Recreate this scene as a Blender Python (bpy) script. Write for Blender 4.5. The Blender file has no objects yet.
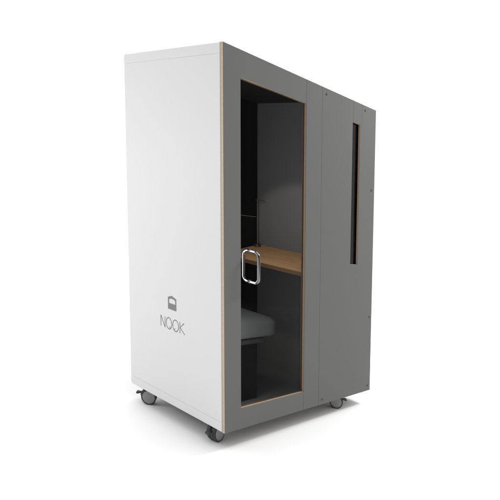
import bpy, bmesh, math, random
from mathutils import Vector, Matrix

# ------------------------------------------------------------------ basics
sc = bpy.context.scene
COL = sc.collection
random.seed(4)

# The pod is designed in its own frame: u along the front, v into the depth,
# w up, metres.  FR turns that frame into the world: walls plumb, base and
# roof on the slight fall that the photograph shows.
FR = Matrix(((0.9938, 0.0052, 0.0), (0.0052, 0.9957, 0.0), (-0.1112, 0.0924, 1.0106)))
W, D, H = 1.6014, 0.8917, 2.1
FLOOR = -0.110          # floor level in the pod frame
def X(p): return FR @ Vector(p)

# ------------------------------------------------------------------ materials
def mat(name, base, rough=0.5, spec=0.4, metal=0.0, noise=0.0, nscale=40.0, bump=0.0, bscale=300.0):
    m = bpy.data.materials.new(name); m.use_nodes = True
    nt = m.node_tree; b = nt.nodes['Principled BSDF']
    b.inputs['Base Color'].default_value = (*base, 1)
    b.inputs['Roughness'].default_value = rough
    b.inputs['Specular IOR Level'].default_value = spec
    b.inputs['Metallic'].default_value = metal
    tc = nt.nodes.new('ShaderNodeTexCoord')
    if noise:
        n = nt.nodes.new('ShaderNodeTexNoise'); n.inputs['Scale'].default_value = nscale
        n.inputs['Detail'].default_value = 5
        nt.links.new(tc.outputs['Object'], n.inputs['Vector'])
        r = nt.nodes.new('ShaderNodeMapRange')
        r.inputs['To Min'].default_value = 1 - noise; r.inputs['To Max'].default_value = 1 + noise
        nt.links.new(n.outputs['Fac'], r.inputs['Value'])
        mx = nt.nodes.new('ShaderNodeVectorMath'); mx.operation = 'SCALE'
        mx.inputs[0].default_value = base
        nt.links.new(r.outputs['Result'], mx.inputs['Scale'])
        nt.links.new(mx.outputs['Vector'], b.inputs['Base Color'])
        r2 = nt.nodes.new('ShaderNodeMapRange')
        r2.inputs['To Min'].default_value = rough * .9; r2.inputs['To Max'].default_value = min(1, rough * 1.1)
        nt.links.new(n.outputs['Fac'], r2.inputs['Value'])
        nt.links.new(r2.outputs['Result'], b.inputs['Roughness'])
    if bump:
        n = nt.nodes.new('ShaderNodeTexNoise'); n.inputs['Scale'].default_value = bscale
        nt.links.new(tc.outputs['Object'], n.inputs['Vector'])
        bp = nt.nodes.new('ShaderNodeBump'); bp.inputs['Strength'].default_value = bump
        bp.inputs['Distance'].default_value = 0.001
        nt.links.new(n.outputs['Fac'], bp.inputs['Height'])
        nt.links.new(bp.outputs['Normal'], b.inputs['Normal'])
    return m

def ply_mat(name, axis, thick, light, dark):
    """plies running across the board thickness (object axis)"""
    m = bpy.data.materials.new(name); m.use_nodes = True
    nt = m.node_tree; b = nt.nodes['Principled BSDF']
    b.inputs['Roughness'].default_value = 0.55; b.inputs['Specular IOR Level'].default_value = 0.3
    g = nt.nodes.new('ShaderNodeNewGeometry')
    s = nt.nodes.new('ShaderNodeSeparateXYZ'); nt.links.new(g.outputs['Position'], s.inputs[0])
    mr = nt.nodes.new('ShaderNodeMapRange'); mr.inputs['From Max'].default_value = thick
    nt.links.new(s.outputs[axis], mr.inputs['Value'])
    cr = nt.nodes.new('ShaderNodeValToRGB'); cr.color_ramp.interpolation = 'LINEAR'
    e = cr.color_ramp.elements
    e[0].position = 0.0; e[0].color = (*light, 1)
    e[1].position = 1.0; e[1].color = (*dark, 1)
    for p, c in ((.34, light), (.42, tuple((a*.7+b*.3) for a, b in zip(light, dark))), (.74, tuple((a*.7+b*.3) for a, b in zip(light, dark))), (.84, dark)):
        k = e.new(p); k.color = (*c, 1)
    nt.links.new(mr.outputs['Result'], cr.inputs['Fac'])
    n = nt.nodes.new('ShaderNodeTexNoise'); n.inputs['Scale'].default_value = 60
    nt.links.new(g.outputs['Position'], n.inputs['Vector'])
    r = nt.nodes.new('ShaderNodeMapRange'); r.inputs['To Min'].default_value = .88; r.inputs['To Max'].default_value = 1.1
    nt.links.new(n.outputs['Fac'], r.inputs['Value'])
    mx = nt.nodes.new('ShaderNodeVectorMath'); mx.operation = 'SCALE'
    nt.links.new(cr.outputs['Color'], mx.inputs[0]); nt.links.new(r.outputs['Result'], mx.inputs['Scale'])
    nt.links.new(mx.outputs['Vector'], b.inputs['Base Color'])
    return m

def wood_mat(name, c0, c1):
    m = bpy.data.materials.new(name); m.use_nodes = True
    nt = m.node_tree; b = nt.nodes['Principled BSDF']
    b.inputs['Roughness'].default_value = 0.5; b.inputs['Specular IOR Level'].default_value = 0.25
    g = nt.nodes.new('ShaderNodeNewGeometry')
    mp = nt.nodes.new('ShaderNodeMapping'); mp.inputs['Scale'].default_value = (26, 1.6, 26)
    nt.links.new(g.outputs['Position'], mp.inputs['Vector'])
    n = nt.nodes.new('ShaderNodeTexNoise'); n.inputs['Scale'].default_value = 1.6
    n.inputs['Detail'].default_value = 7; n.inputs['Distortion'].default_value = .6
    nt.links.new(mp.outputs['Vector'], n.inputs['Vector'])
    cr = nt.nodes.new('ShaderNodeValToRGB')
    cr.color_ramp.elements[0].position = .3; cr.color_ramp.elements[0].color = (*c1, 1)
    cr.color_ramp.elements[1].position = .7; cr.color_ramp.elements[1].color = (*c0, 1)
    nt.links.new(n.outputs['Fac'], cr.inputs['Fac'])
    nt.links.new(cr.outputs['Color'], b.inputs['Base Color'])
    return m

def glass_mat(name, tint, ior):
    m = bpy.data.materials.new(name); m.use_nodes = True
    nt = m.node_tree; nt.nodes.clear()
    o = nt.nodes.new('ShaderNodeOutputMaterial')
    t = nt.nodes.new('ShaderNodeBsdfTransparent'); t.inputs['Color'].default_value = (*tint, 1)
    gl = nt.nodes.new('ShaderNodeBsdfGlossy'); gl.inputs['Roughness'].default_value = 0.02
    f = nt.nodes.new('ShaderNodeFresnel'); f.inputs['IOR'].default_value = ior
    mx = nt.nodes.new('ShaderNodeMixShader')
    nt.links.new(f.outputs[0], mx.inputs[0]); nt.links.new(t.outputs[0], mx.inputs[1]); nt.links.new(gl.outputs[0], mx.inputs[2])
    nt.links.new(mx.outputs[0], o.inputs['Surface'])
    return m

M = {}
M['white'] = mat('white_laminate', (.672, .672, .677), .5, .25, noise=.012, nscale=3, bump=.03, bscale=500)
M['gray'] = mat('gray_laminate', (.147, .147, .145), .75, .10, noise=.03, nscale=4, bump=.05, bscale=500)
M['ply'] = ply_mat('birch_plywood_edge', 'Y', .024, (.52, .42, .32), (.36, .27, .195))
M['ply_shaded'] = mat('birch_edge_shaded', (.40, .29, .17), .55, .2, noise=.12, nscale=70)  # darker copy of the birch edge, shade of the openings put into its colour
M['carcass'] = mat('dark_carcass', (.03, .03, .03), .8, .1)
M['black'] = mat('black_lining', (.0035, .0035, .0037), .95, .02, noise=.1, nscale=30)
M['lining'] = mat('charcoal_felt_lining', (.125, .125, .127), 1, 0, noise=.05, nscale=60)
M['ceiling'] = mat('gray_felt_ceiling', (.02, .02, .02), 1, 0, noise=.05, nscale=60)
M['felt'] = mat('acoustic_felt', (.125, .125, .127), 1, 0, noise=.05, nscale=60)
M['trim'] = mat('felt_panel_trim', (.15, .15, .15), .5, .3)
M['carpet'] = mat('dark_carpet', (.08, .08, .082), 1, 0, noise=.15, nscale=200)
M['cushion'] = mat('gray_upholstery', (.120, .123, .123), .9, .1, noise=.05, nscale=120, bump=.2, bscale=900)
M['tray'] = mat('seat_tray', (.03, .03, .03), .6, .3)
M['wood'] = wood_mat('oak_veneer', (.50, .305, .145), (.37, .215, .095))
M['woodedge_shaded'] = mat('desk_edge_shaded', (.08, .045, .025), .5, .3)  # wood in shadow, painted dark on the desk's front edge and underside
M['socket'] = mat('bronze_socket', (.035, .022, .012), .3, .5)
M['glass'] = glass_mat('door_glass', (.83, .83, .83), 1.07)
M['slitglass'] = glass_mat('slit_glass', (.5, .52, .54), 1.3)
M['chrome'] = mat('polished_steel', (.19, .19, .195), .18, .5, metal=1)
M['mark'] = mat('gray_print', (.21, .21, .21), .6, .2)
M['markthin'] = mat('gray_print_line', (.17, .17, .17), .6, .2)
M['plastic'] = mat('dark_gray_plastic', (.045, .045, .048), .45, .4, noise=.08, nscale=90)
M['tyre'] = mat('caster_tyre', (.05, .05, .052), .6, .3, noise=.08, nscale=90)
M['hub'] = mat('caster_disc', (.27, .27, .275), .45, .35, noise=.04, nscale=60)
M['under'] = mat('underside_laminate', (.28, .28, .28), .8, .1)
M['lampmetal'] = mat('satin_lamp_metal', (.06, .06, .06), .4, .4)
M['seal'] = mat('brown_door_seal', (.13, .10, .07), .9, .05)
M['screw'] = mat('screw_cap', (.075, .075, .075), .7, .1)

# ------------------------------------------------------------------ linking
def root_at(name, p, label=None, cat=None):
    o = bpy.data.objects.new(name, None); COL.objects.link(o)
    o.empty_display_size = .2
    o.location = X(p); o['org'] = list(p)
    if label: o['label'] = label
    if cat: o['category'] = cat
    return o

def link(name, bm, mats, parent, org, smooth=False, auto=None):
    """bm is in pod coordinates; the object's origin sits at org (pod coordinates)"""
    bmesh.ops.recalc_face_normals(bm, faces=bm.faces[:])
    o3 = X(org)
    for v in bm.verts: v.co = X(v.co) - o3
    me = bpy.data.meshes.new(name); bm.to_mesh(me); bm.free()
    for m in (mats if isinstance(mats, (list, tuple)) else [mats]): me.materials.append(M[m])
    ob = bpy.data.objects.new(name, me); COL.objects.link(ob)
    if parent is not None:
        ob.parent = parent
        ob.location = o3 - X(parent['org'])
    else:
        ob.location = o3
    ob['org'] = list(org)
    if smooth:
        for p in me.polygons: p.use_smooth = True
        if auto: me.set_sharp_from_angle(angle=math.radians(auto))
    return ob

def strip_private():
    for o in bpy.data.objects:
        if 'org' in o: del o['org']

# ------------------------------------------------------------------ shapes
def add_box(bm, a, b, bev=0.0, seg=2, mi=0):
    r = bmesh.ops.create_cube(bm, size=1)
    vs = r['verts']
    for v in vs:
        v.co = Vector([(a[i] + b[i]) / 2 + v.co[i] * (b[i] - a[i]) for i in range(3)])
    fs = set(f for v in vs for f in v.link_faces)
    for f in fs: f.material_index = mi
    if bev:
        es = list(set(e for v in vs for e in v.link_edges))
        bmesh.ops.bevel(bm, geom=es, offset=bev, segments=seg, profile=.5, affect='EDGES', clamp_overlap=True)

def box(a, b, bev=0.0, seg=2):
    bm = bmesh.new(); add_box(bm, a, b, bev, seg); return bm

def slab(acuts, bcuts, depth, t0, t1, put, bev=.0012, back=2, hole=1):
    """board with openings and grooves.  depth(i,j) -> None for an opening,
    else how far the face of that cell is sunk.  put(a,b,t) -> point.
    material 0 face, 1 edges, 2 back"""
    bm = bmesh.new(); na, nb = len(acuts) - 1, len(bcuts) - 1
    dp = [[depth((acuts[i] + acuts[i+1]) / 2, (bcuts[j] + bcuts[j+1]) / 2) for j in range(nb)] for i in range(na)]
    cache = {}
    def vert(a, b, t):
        k = (round(a, 6), round(b, 6), round(t, 6))
        if k not in cache: cache[k] = bm.verts.new(put(a, b, t))
        return cache[k]
    def quad(q, mi):
        f = bm.faces.new([vert(*p) for p in q]); f.material_index = mi
    for i in range(na):
        for j in range(nb):
            d = dp[i][j]
            if d is None: continue
            a0, a1, b0, b1 = acuts[i], acuts[i+1], bcuts[j], bcuts[j+1]
            t = t0 + d
            quad([(a0,b0,t),(a1,b0,t),(a1,b1,t),(a0,b1,t)], 0)
            quad([(a0,b0,t1),(a0,b1,t1),(a1,b1,t1),(a1,b0,t1)], back)
            for di, dj, (p, q) in ((-1,0,((a0,b0),(a0,b1))),(1,0,((a1,b0),(a1,b1))),(0,-1,((a0,b0),(a1,b0))),(0,1,((a0,b1),(a1,b1)))):
                ii, jj = i + di, j + dj
                n = dp[ii][jj] if 0 <= ii < na and 0 <= jj < nb else None
                if n is None:
                    inside = 0 <= ii < na and 0 <= jj < nb
                    quad([(*p,t),(*q,t),(*q,t1),(*p,t1)], hole if inside else 1)
                elif n > d:
                    quad([(*p,t),(*q,t),(*q,t0+n),(*p,t0+n)], 0)
    bmesh.ops.recalc_face_normals(bm, faces=bm.faces[:])
    if bev:
        es = [e for e in bm.edges if len(e.link_faces) == 2 and {f.material_index for f in e.link_faces} in ({0, 1}, {0, 3})]
        bmesh.ops.bevel(bm, geom=es, offset=bev, segments=2, profile=.5, affect='EDGES', material=0)
    return bm

def add_tube(bm, pts, r, seg=14, closed=False, mi=0):
    pts = [Vector(p) for p in pts]; n = len(pts); rings = []
    up = None
    for i, p in enumerate(pts):
        if closed: t = pts[(i+1) % n] - pts[i-1]
        else: t = pts[min(i+1, n-1)] - pts[max(i-1, 0)]
        t.normalize()
        if up is None:
            up = Vector((1,0,0)) if abs(t.x) < .8 else Vector((0,0,1))
        a = (up - t * up.dot(t)).normalized(); up = a
        b = t.cross(a)
        rings.append([bm.verts.new(p + (a * math.cos(2*math.pi*k/seg) + b * math.sin(2*math.pi*k/seg)) * r) for k in range(seg)])
    m = n if closed else n - 1
    for i in range(m):
        A, B = rings[i], rings[(i+1) % n]
        for k in range(seg):
            f = bm.faces.new((A[k], A[(k+1) % seg], B[(k+1) % seg], B[k])); f.material_index = mi
    if not closed:
        bm.faces.new(rings[0][::-1]).material_index = mi; bm.faces.new(rings[-1]).material_index = mi

def add_lathe(bm, prof, c, axis, seg=40):
    """prof: list of (radius, along, material)"""
    c = Vector(c); ax = Vector(axis).normalized()
    a = ax.orthogonal().normalized(); b = ax.cross(a)
    rings = []
    for r, h, _ in prof:
        rings.append([bm.verts.new(c + ax*h + (a*math.cos(2*math.pi*k/seg) + b*math.sin(2*math.pi*k/seg)) * r) for k in range(seg)])
    for i in range(len(prof) - 1):
        for k in range(seg):
            f = bm.faces.new((rings[i][k], rings[i][(k+1)%seg], rings[i+1][(k+1)%seg], rings[i+1][k]))
            f.material_index = prof[i+1][2]
    bm.faces.new(rings[0][::-1]).material_index = prof[0][2]
    bm.faces.new(rings[-1]).material_index = prof[-1][2]

# ------------------------------------------------------------------ the pod
POD = (W/2, D/2, FLOOR)
pod = root_at('office_pod', POD,
              'white and gray box shaped office booth on casters with glass door and narrow window slit', 'office pod')
T = .024                                                    # board thickness

# front board round the glass door
g0, g1, h0, h1 = .1345, .7345, .1235, 1.955
def d_front(a, b): return None if g0 < a < g1 and h0 < b < h1 else 0
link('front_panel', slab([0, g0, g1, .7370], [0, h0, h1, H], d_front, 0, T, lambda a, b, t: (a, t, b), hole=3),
     ['gray', 'ply', 'carcass', 'ply_shaded'], pod, (.37, 0, 0))
# front board with the slit window, two shallow joints
s0, s1, z0, z1 = 1.2830, 1.3815, .965, 1.954
J = [.9085, .9105, 1.2890, 1.2905, 1.4020, 1.4035]
acuts = sorted([.7390, *J[:2], s0, *J[2:4], s1, *J[4:], W])
def d_right(a, b):
    if s0 < a < s1 and z0 < b < z1: return None
    for k in (0, 2, 4):
        if J[k] < a < J[k+1] and (k == 0 or b > z1): return (.0012, 0, .001, 0, .0005)[k]
    return 0
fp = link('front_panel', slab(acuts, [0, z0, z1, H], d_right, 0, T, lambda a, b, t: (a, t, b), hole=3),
     ['gray', 'ply', 'carcass', 'ply_shaded'], pod, (1.17, 0, 0))
fp['label'] = 'gray front board pierced by the narrow upright window slit'
for u, w in ((.955, 2.062), (1.447, 2.066), (1.556, 1.516), (1.566, .571), (1.562, .040), (.952, .034)):
    bm = bmesh.new()
    add_lathe(bm, [(.0085, 0, 0), (.0085, -.0012, 0), (.0070, -.0018, 0), (.0040, -.0018, 0), (.0032, -.0006, 0)], (u, 0, w), (0, 1, 0), 20)
    link('screw', bm, 'screw', fp, (u, 0, w), True, 30)

# white side board
G = [.0535, .0555, 2.0430, 2.0445]
def d_side(a, b):
    if (G[0] < b < G[1] or G[2] < b < G[3]) and .030 < a < .866: return .0013
    return 0
bm = slab([T + .0004, .030, .866, D], [0, *G, H], d_side, 0, T, lambda a, b, t: (t, a, b), bev=0)
es = [e for e in bm.edges if all(abs(v.co.y - D) < 1e-5 for v in e.verts) and
      all(v.co.z < 1e-5 for v in e.verts) | all(v.co.z > H - 1e-5 for v in e.verts)]
bmesh.ops.bevel(bm, geom=es, offset=.020, segments=6, profile=.5, affect='EDGES')
es = [e for e in bm.edges if len(e.link_faces) == 2 and all(v.co.x < 1e-5 for v in e.verts) and
      {f.material_index for f in e.link_faces} == {0, 1} and max(v.co.y for v in e.verts) > T + .002]
bmesh.ops.bevel(bm, geom=es, offset=.004, segments=3, profile=.5, affect='EDGES', material=0)
sp = link('side_panel', bm, ['white', 'white', 'carcass'], pod, (0, D/2, 0))
sp['label'] = 'white side board carrying the printed mark'
sp2 = link('side_panel', box((W - T, T + .0004, 0), (W, D, H), .002), 'gray', pod, (W, D/2, 0))
sp2['label'] = 'gray side board'

# other shell boards
bm = box((T + .0005, .842, .0305), (W - T - .0005, D - .001, H - .006)); 
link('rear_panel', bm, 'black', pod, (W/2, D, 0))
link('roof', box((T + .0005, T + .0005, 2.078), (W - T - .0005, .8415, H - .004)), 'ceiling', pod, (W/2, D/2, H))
bp = link('base_panel', box((T + .0005, T + .0005, .006), (W - T - .0005, D - .002, .024)), 'under', pod, (W/2, D/2, 0))
link('carpet', box((T + .0005, T + .0005, .0242), (1.2195, .8415, .0302)), 'carpet', bp, (.6, D/2, .024))
part = link('partition', box((1.220, T + .0005, .0305), (1.240, .8415, 2.0775)), 'lining', pod, (1.22, D/2, 0))
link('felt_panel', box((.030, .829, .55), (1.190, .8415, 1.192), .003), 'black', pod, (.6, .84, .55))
link('panel_trim', box((.030, .8275, 1.192), (1.190, .8415, 1.196)), 'trim', pod, (.6, .84, 1.19))

# glass door with a back to back pull handle
gl = link('glass_door', box((g0 + .0012, .0150, h0 + .0012), (g1 - .0012, .0225, h1 - .0012)), 'glass', pod, (g0, .018, h0))
def ring(a0, a1, b0, b1, th, v0, v1):
    return slab([a0, a0 + th, a1 - th, a1], [b0, b0 + th, b1 - th, b1],
                lambda a, b: None if a0 + th < a < a1 - th and b0 + th < b < b1 - th else 0, v0, v1, lambda a, b, t: (a, t, b), bev=0, back=0)
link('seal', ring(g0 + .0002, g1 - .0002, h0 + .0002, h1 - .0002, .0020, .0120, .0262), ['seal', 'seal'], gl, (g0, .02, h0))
def pull(reach, s):
    u, c, hw, r = .2285, .934, .088, .030
    v0 = .0150 if s < 0 else .0225
    pts = [(u, v0, c + hw)]
    vo = v0 + s * reach
    for k in range(9):
        t = k / 8 * math.pi / 2
        pts.append((u, vo - s * r + s * r * math.sin(t), c + hw - r + r * math.cos(t)))
    for k in range(9):
        t = k / 8 * math.pi / 2
        pts.append((u, vo - s * r + s * r * math.cos(t), c - hw + r - r * math.sin(t)))
    pts.append((u, v0, c - hw))
    bm = bmesh.new(); add_tube(bm, pts, .0098, 18)
    for w in (c + hw, c - hw):
        add_lathe(bm, [(.0120, 0, 0), (.0120, s * .003, 0), (.0110, s * .005, 0), (.0098, s * .0075, 0)], (u, v0, w), (0, 1, 0), 24)
    return bm
link('handle', pull(.066, -1), 'chrome', gl, (.2285, .015, .934), True, 40)
link('handle', pull(.046, 1), 'chrome', gl, (.2285, .0225, .934), True, 40)

# slit window: black ring painting in the shade of the gap, tinted pane
sw = link('window', ring(s0 + .0002, s1 - .0002, z0 + .0002, z1 - .0002, .0020, .0135, .0300), ['black', 'black'], pod, (s0, .03, z0))
link('pane', box((s0 + .0012, .0190, z0 + .0012), (s1 - .0012, .0240, z1 - .0012)), 'slitglass', sw, (s0, .02, z0))

# desk
bm = bmesh.new()
prof = [(1.2195, .977), (.800, .893), (.800, .866), (1.2195, .950)]
va = [bm.verts.new((u, .030, w)) for u, w in prof]; vb = [bm.verts.new((u, .841, w)) for u, w in prof]
bm.faces.new(va); bm.faces.new(vb[::-1])
for k in range(4):
    f = bm.faces.new((va[k], va[(k+1)%4], vb[(k+1)%4], vb[k])); f.material_index = 1 if k in (1, 2) else 0
dk = link('desk', bm, ['wood', 'woodedge_shaded'], pod, (1.0, .45, .9))

# slim lamp standing on the desk
lp = root_at('desk_lamp', (1.165, .790, .9665), 'slim dark pole lamp with round base standing on the wooden desk inside the booth', 'lamp')
bm = bmesh.new(); add_lathe(bm, [(.029, 0, 0), (.029, .010, 0), (.025, .020, 0), (.010, .022, 0)], (1.165, .790, .9665), (-.196, 0, .98), 28)
link('base', bm, 'socket', lp, (1.165, .79, .9665), True, 35)
bm = bmesh.new(); add_tube(bm, [(1.161, .790, .986), (1.161, .790, 1.324)], .0028, 12)
link('pole', bm, 'lampmetal', lp, (1.161, .79, .986), True, 40)
bm = bmesh.new(); add_tube(bm, [(1.161, .806, 1.327), (1.161, .745, 1.330), (1.161, .715, 1.333)], .0036, 12)
link('lamp_head', bm, 'lampmetal', lp, (1.161, .79, 1.327), True, 40)

# seat: plinth, tray, cushion
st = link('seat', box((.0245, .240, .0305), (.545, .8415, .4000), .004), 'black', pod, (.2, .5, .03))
link('seat_tray', box((.0245, .222, .4005), (.605, .8300, .4350), .010, 3), 'tray', st, (.3, .5, .40))
bm = bmesh.new()
a, b = (.0300, .200, .436), (.712, .780, .562)
N = 26
def cush(i, j, k, n):
    return None
bmesh.ops.create_cube(bm, size=2)
bmesh.ops.subdivide_edges(bm, edges=bm.edges[:], cuts=15, use_grid_fill=True)
hx, hy, hz = (b[0]-a[0])/2, (b[1]-a[1])/2, (b[2]-a[2])/2
R = .042
for v in bm.verts:
    p = Vector((v.co.x*hx, v.co.y*hy, v.co.z*hz))
    q = Vector((max(-hx+R, min(hx-R, p.x)), max(-hy+R, min(hy-R, p.y)), max(-hz+R, min(hz-R, p.z))))
    d = p - q
    if d.length > 1e-9: p = q + d.normalized() * R
    p.z += .008 * (1 - (p.x/hx)**2) * (1 - (p.y/hy)**2) if p.z > 0 else 0
    v.co = p + Vector([(a[i]+b[i])/2 for i in range(3)])
link('cushion', bm, 'cushion', st, (.38, .5, .43), True)

# printed mark on the white side
def plate(polys, lift=.0006):
    bm = bmesh.new()
    for poly in polys:
        f = bm.faces.new([bm.verts.new((0.0003, v, w)) for v, w in poly])
    bmesh.ops.triangulate(bm, faces=bm.faces[:])
    r = bmesh.ops.extrude_face_region(bm, geom=bm.faces[:])
    for v in [g for g in r['geom'] if isinstance(g, bmesh.types.BMVert)]: v.co.x -= lift + .0003
    return bm
ML, MR, MB, ME, MP, MC = .4875, .4085, .5915, .6630, .6760, .4520
i0, i1, hb, he, hp = ML - .0115, MR + .0100, .6285, .6500, .6560
outer = []
polys = [[(ML, MB), (MR, MB), (MR, hb), (ML, hb)],
         [(ML, hb), (i0, hb), (i0, he), (ML, ME)],
         [(i1, hb), (MR, hb), (MR, ME), (i1, he)],
         [(ML, ME), (i0, he), (i0 - .010, hp), (MC, hp + .003), (MC, MP)],
         [(MC, MP), (MC, hp + .003), (i1 + .010, hp), (i1, he), (MR, ME)]]
link('house_emblem', plate(polys), 'mark', sp, (0, .45, .6))
def stroke(bm, pts, t=.0036, closed=False):
    n = len(pts); L = []
    for i in range(n):
        if closed: d = Vector(pts[(i+1)%n]) - Vector(pts[i-1])
        else: d = Vector(pts[min(i+1,n-1)]) - Vector(pts[max(i-1,0)])
        d.normalize(); nn = Vector((-d.y, d.x)) * t / 2; p = Vector(pts[i])
        L.append((p + nn, p - nn))
    vv = [[bm.verts.new((x, q.x, q.y)) for q in pr for x in (.0003, -.0006)] for pr in L]
    m = n if closed else n - 1
    for i in range(m):
        A, B = vv[i], vv[(i+1)%n]
        for k0, k1 in ((0, 1), (1, 3), (3, 2), (2, 0)): bm.faces.new((A[k0], A[k1], B[k1], B[k0]))
    if not closed:
        for A in (vv[0], vv[-1]): bm.faces.new((A[0], A[1], A[3], A[2]))
b0, t0 = .4690, .5360
def letter(strokes, c):
    bm = bmesh.new()
    for pts, cl in strokes: stroke(bm, pts, .0050, cl)
    link('letter', bm, 'markthin', sp, (0, c, b0))
def oval(cv, rv, rw, w): return [(cv - rv*math.cos(2*math.pi*k/36), w + rw*math.sin(2*math.pi*k/36)) for k in range(36)]
mid = (b0 + t0) / 2
letter([([(.5590, b0), (.5590, t0)], False), ([(.5575, t0 - .001), (.5205, b0 + .001)], False), ([(.5190, b0), (.5190, t0)], False)], .54)
letter([(oval(.4810, .0262, .0345, mid), True), ([(.4765, mid - .019), (.4665, mid - .028)], False)], .48)
letter([(oval(.4180, .0268, .0345, mid), True), ([(.4235, mid - .019), (.4335, mid - .027)], False)], .42)
letter([([(.3780, b0), (.3780, t0)], False), ([(.3400, t0), (.3760, mid + .001), (.3340, b0)], False)], .355)

# casters
R_ = .050
def caster(u, v, ax, lever):
    ax = Vector((*ax, 0)).normalized(); lv = Vector((*lever, 0)).normalized()
    c = Vector((u, v, FLOOR + R_)); up = Vector((0, 0, 1))
    bm = bmesh.new()
    # hood: a partial drum between and above the wheels
    fw = lv
    n = 22
    for h in (0,):
        rings = []
        for k in range(n + 1):
            t = math.radians(-50 + 230 * k / n)
            d = fw * math.cos(t) + up * math.sin(t)
            rings.append([bm.verts.new(c + d * r + ax * s) for r, s in ((.0475, -.008), (.0475, .008), (.022, .008), (.022, -.008))])
        for k in range(n):
            for q in range(4): bm.faces.new((rings[k][q], rings[k][(q+1)%4], rings[k+1][(q+1)%4], rings[k+1][q]))
        bm.faces.new(rings[0]); bm.faces.new(rings[-1][::-1])
    # hood lips that cap both wheels from above
    for s in (-1, 1):
        rings = []
        for k in range(13):
            t = math.radians(8 + 84 * k / 12)
            d = fw * math.cos(t) + up * math.sin(t)
            rings.append([bm.verts.new(c + d * r + ax * q) for r, q in ((.0520, s*.0085), (.0520, s*.029), (.0550, s*.029), (.0550, s*.0085))])
        for k in range(12):
            for q in range(4): bm.faces.new((rings[k][q], rings[k][(q+1)%4], rings[k+1][(q+1)%4], rings[k+1][q]))
        bm.faces.new(rings[0]); bm.faces.new(rings[-1][::-1])
    add_lathe(bm, [(.012, 0, 0), (.012, .064, 0)], c, (0, 0, 1), 20)
    add_lathe(bm, [(.024, .0555, 0), (.024, .064, 0)], c, (0, 0, 1), 24)
    add_lathe(bm, [(.008, -.026, 0), (.008, .026, 0)], c, ax, 16)
    root = link('caster', bm, 'plastic', pod, tuple(c + up * .06), True, 35)
    for s in (-1, 1):
        bm = bmesh.new()
        pr = [(.030, s*.010, 0), (.0465, s*.010, 0), (.0495, s*.012, 0), (R_, s*.016, 0), (R_, s*.026, 0), (.0490, s*.0295, 0),
              (.0440, s*.0310, 0), (.0405, s*.0302, 0), (.0398, s*.0302, 1), (.0250, s*.0316, 1), (.0120, s*.0318, 1), (.0040, s*.0318, 1)]
        add_lathe(bm, pr, c, ax, 48)
        link('wheel', bm, ['tyre', 'hub'], root, tuple(c + ax * s * .02), True, 40)
    bm = bmesh.new()
    side = ax
    for k, (q, ww, hh, z) in enumerate(((.044, .008, .006, .020), (.062, .009, .006, .017), (.074, .016, .0075, .015), (.086, .016, .006, .013))):
        p = c + lv * q + up * z
        ring_ = [bm.verts.new(p + side * x + up * y) for x, y in ((-ww, -hh), (ww, -hh), (ww, hh), (-ww, hh))]
        if k:
            for i in range(4): bm.faces.new((prev[i], prev[(i+1)%4], ring_[(i+1)%4], ring_[i]))
        else: bm.faces.new(ring_[::-1])
        prev = ring_
    bm.faces.new(prev)
    bmesh.ops.bevel(bm, geom=bm.edges[:], offset=.002, segments=2, affect='EDGES')
    link('brake_lever', bm, 'plastic', root, tuple(c + lv * .05), True, 40)

face = (-.733, -.672)                              # towards the viewer's side
caster(.060, .775, face, (-.62, .79))
caster(.070, .145, (.158, -.98), (-.98, -.16))
caster(1.262, .092, face, (.76, -.60))
caster(1.300, .800, (.3, -.95), (.95, .3))

# ------------------------------------------------------------------ floor
m = mat('studio_floor_white', (.86, .86, .86), 1.0, 0.0, noise=.004, nscale=2)
bm = bmesh.new(); R2 = 14; ringv = []
ctr = Vector((.8, .45, FLOOR))
vs = [bm.verts.new((ctr.x + R2 * math.cos(k * math.pi / 48), ctr.y + R2 * math.sin(k * math.pi / 48), FLOOR)) for k in range(96)]
bm.faces.new(vs)
M['floor'] = m
fl = link('floor', bm, 'floor', None, tuple(ctr)); fl['kind'] = 'structure'
if fl.data.polygons[0].normal.z < 0: fl.data.flip_normals()
strip_private()

# ------------------------------------------------------------------ studio light
w = bpy.data.worlds.new('World'); sc.world = w; w.use_nodes = True
nt = w.node_tree; bg = nt.nodes['Background']
tc = nt.nodes.new('ShaderNodeTexCoord')
def dotn(vec):
    d = nt.nodes.new('ShaderNodeVectorMath'); d.operation = 'DOT_PRODUCT'; d.inputs[1].default_value = vec
    nt.links.new(tc.outputs['Generated'], d.inputs[0]); return d.outputs['Value']
def mrange(v, a, b, c, d):
    r = nt.nodes.new('ShaderNodeMapRange'); r.interpolation_type = 'SMOOTHSTEP'
    for n_, x in (('From Min', a), ('From Max', b), ('To Min', c), ('To Max', d)): r.inputs[n_].default_value = x
    nt.links.new(v, r.inputs['Value']); return r.outputs['Result']
hor = mrange(dotn((.733, .672, 0)), -.45, .55, .12, 1.12)       # white backdrop, darker room behind the camera
zen = mrange(dotn((0, 0, 1)), .30, .85, 0.0, 1.32)                # overhead soft box
add = nt.nodes.new('ShaderNodeMath'); add.operation = 'ADD'
nt.links.new(hor, add.inputs[0]); nt.links.new(zen, add.inputs[1])
nt.links.new(add.outputs[0], bg.inputs['Strength'])
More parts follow.
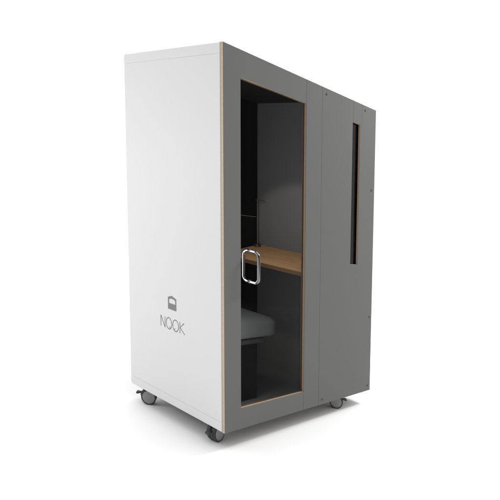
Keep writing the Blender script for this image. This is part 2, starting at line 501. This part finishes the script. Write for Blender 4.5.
bg.inputs['Color'].default_value = (1, 1, 1, 1)

def area(name, loc, target, size, power):
    l = bpy.data.lights.new(name, 'AREA'); l.shape = 'DISK'; l.size = size; l.energy = power
    o = bpy.data.objects.new(name, l); COL.objects.link(o); o.location = loc
    o.rotation_euler = (Vector(target) - Vector(loc)).to_track_quat('-Z', 'Y').to_euler()
    return o
area('key_lamp', (-1.6, 1.9, 1.6), (0, .8, 1.0), .7, 12)
area('fill_lamp', (3.9, -1.25, 3.0), (1.3, 0, .7), .7, 85)
sl = bpy.data.lights.new('desk_spot', 'SPOT'); sl.energy = 15; sl.spot_size = math.radians(62); sl.spot_blend = .28
sl.shadow_soft_size = .03; sl.color = (1.0, .93, .84)
so = bpy.data.objects.new('desk_spot', sl); COL.objects.link(so); so.location = X((.30, .26, 1.52))
so.rotation_euler = (X((1.22, .46, .92)) - X((.30, .26, 1.52))).to_track_quat('-Z', 'Y').to_euler()
p0 = X((.10, .13, 1.06))
st_ = area('added_booth_fill', p0, p0 + Vector((1.1, .17, 0)), .1, 8)  # unseen strip light without a fitting, added to brighten the inner wall
st_.data.shape = 'RECTANGLE'; st_.data.size = .10; st_.data.size_y = 1.8

# ------------------------------------------------------------------ camera
cam = bpy.data.cameras.new('camera'); co = bpy.data.objects.new('camera', cam); COL.objects.link(co)
cam.sensor_width = 36; cam.lens = 36 * 548.986 / 500; cam.clip_end = 200; cam.clip_start = .05
r = Vector((0.6757180, -0.7371602, -0.0000236)); d = Vector((-0.0751790, -0.0688810, -0.9947882)); f = Vector((0.7333166, 0.6721981, -0.1019634))
co.matrix_world = Matrix(((r.x, -d.x, -f.x, -2.0771383), (r.y, -d.y, -f.y, -2.0949400), (r.z, -d.z, -f.z, 1.3351327), (0, 0, 0, 1)))
sc.camera = co
sc.view_settings.view_transform = 'Standard'; sc.view_settings.look = 'None'
sc.view_settings.exposure = 0; sc.view_settings.gamma = 1
sc.cycles.use_denoising = True
sc.cycles.max_bounces = 10; sc.cycles.transparent_max_bounces = 12
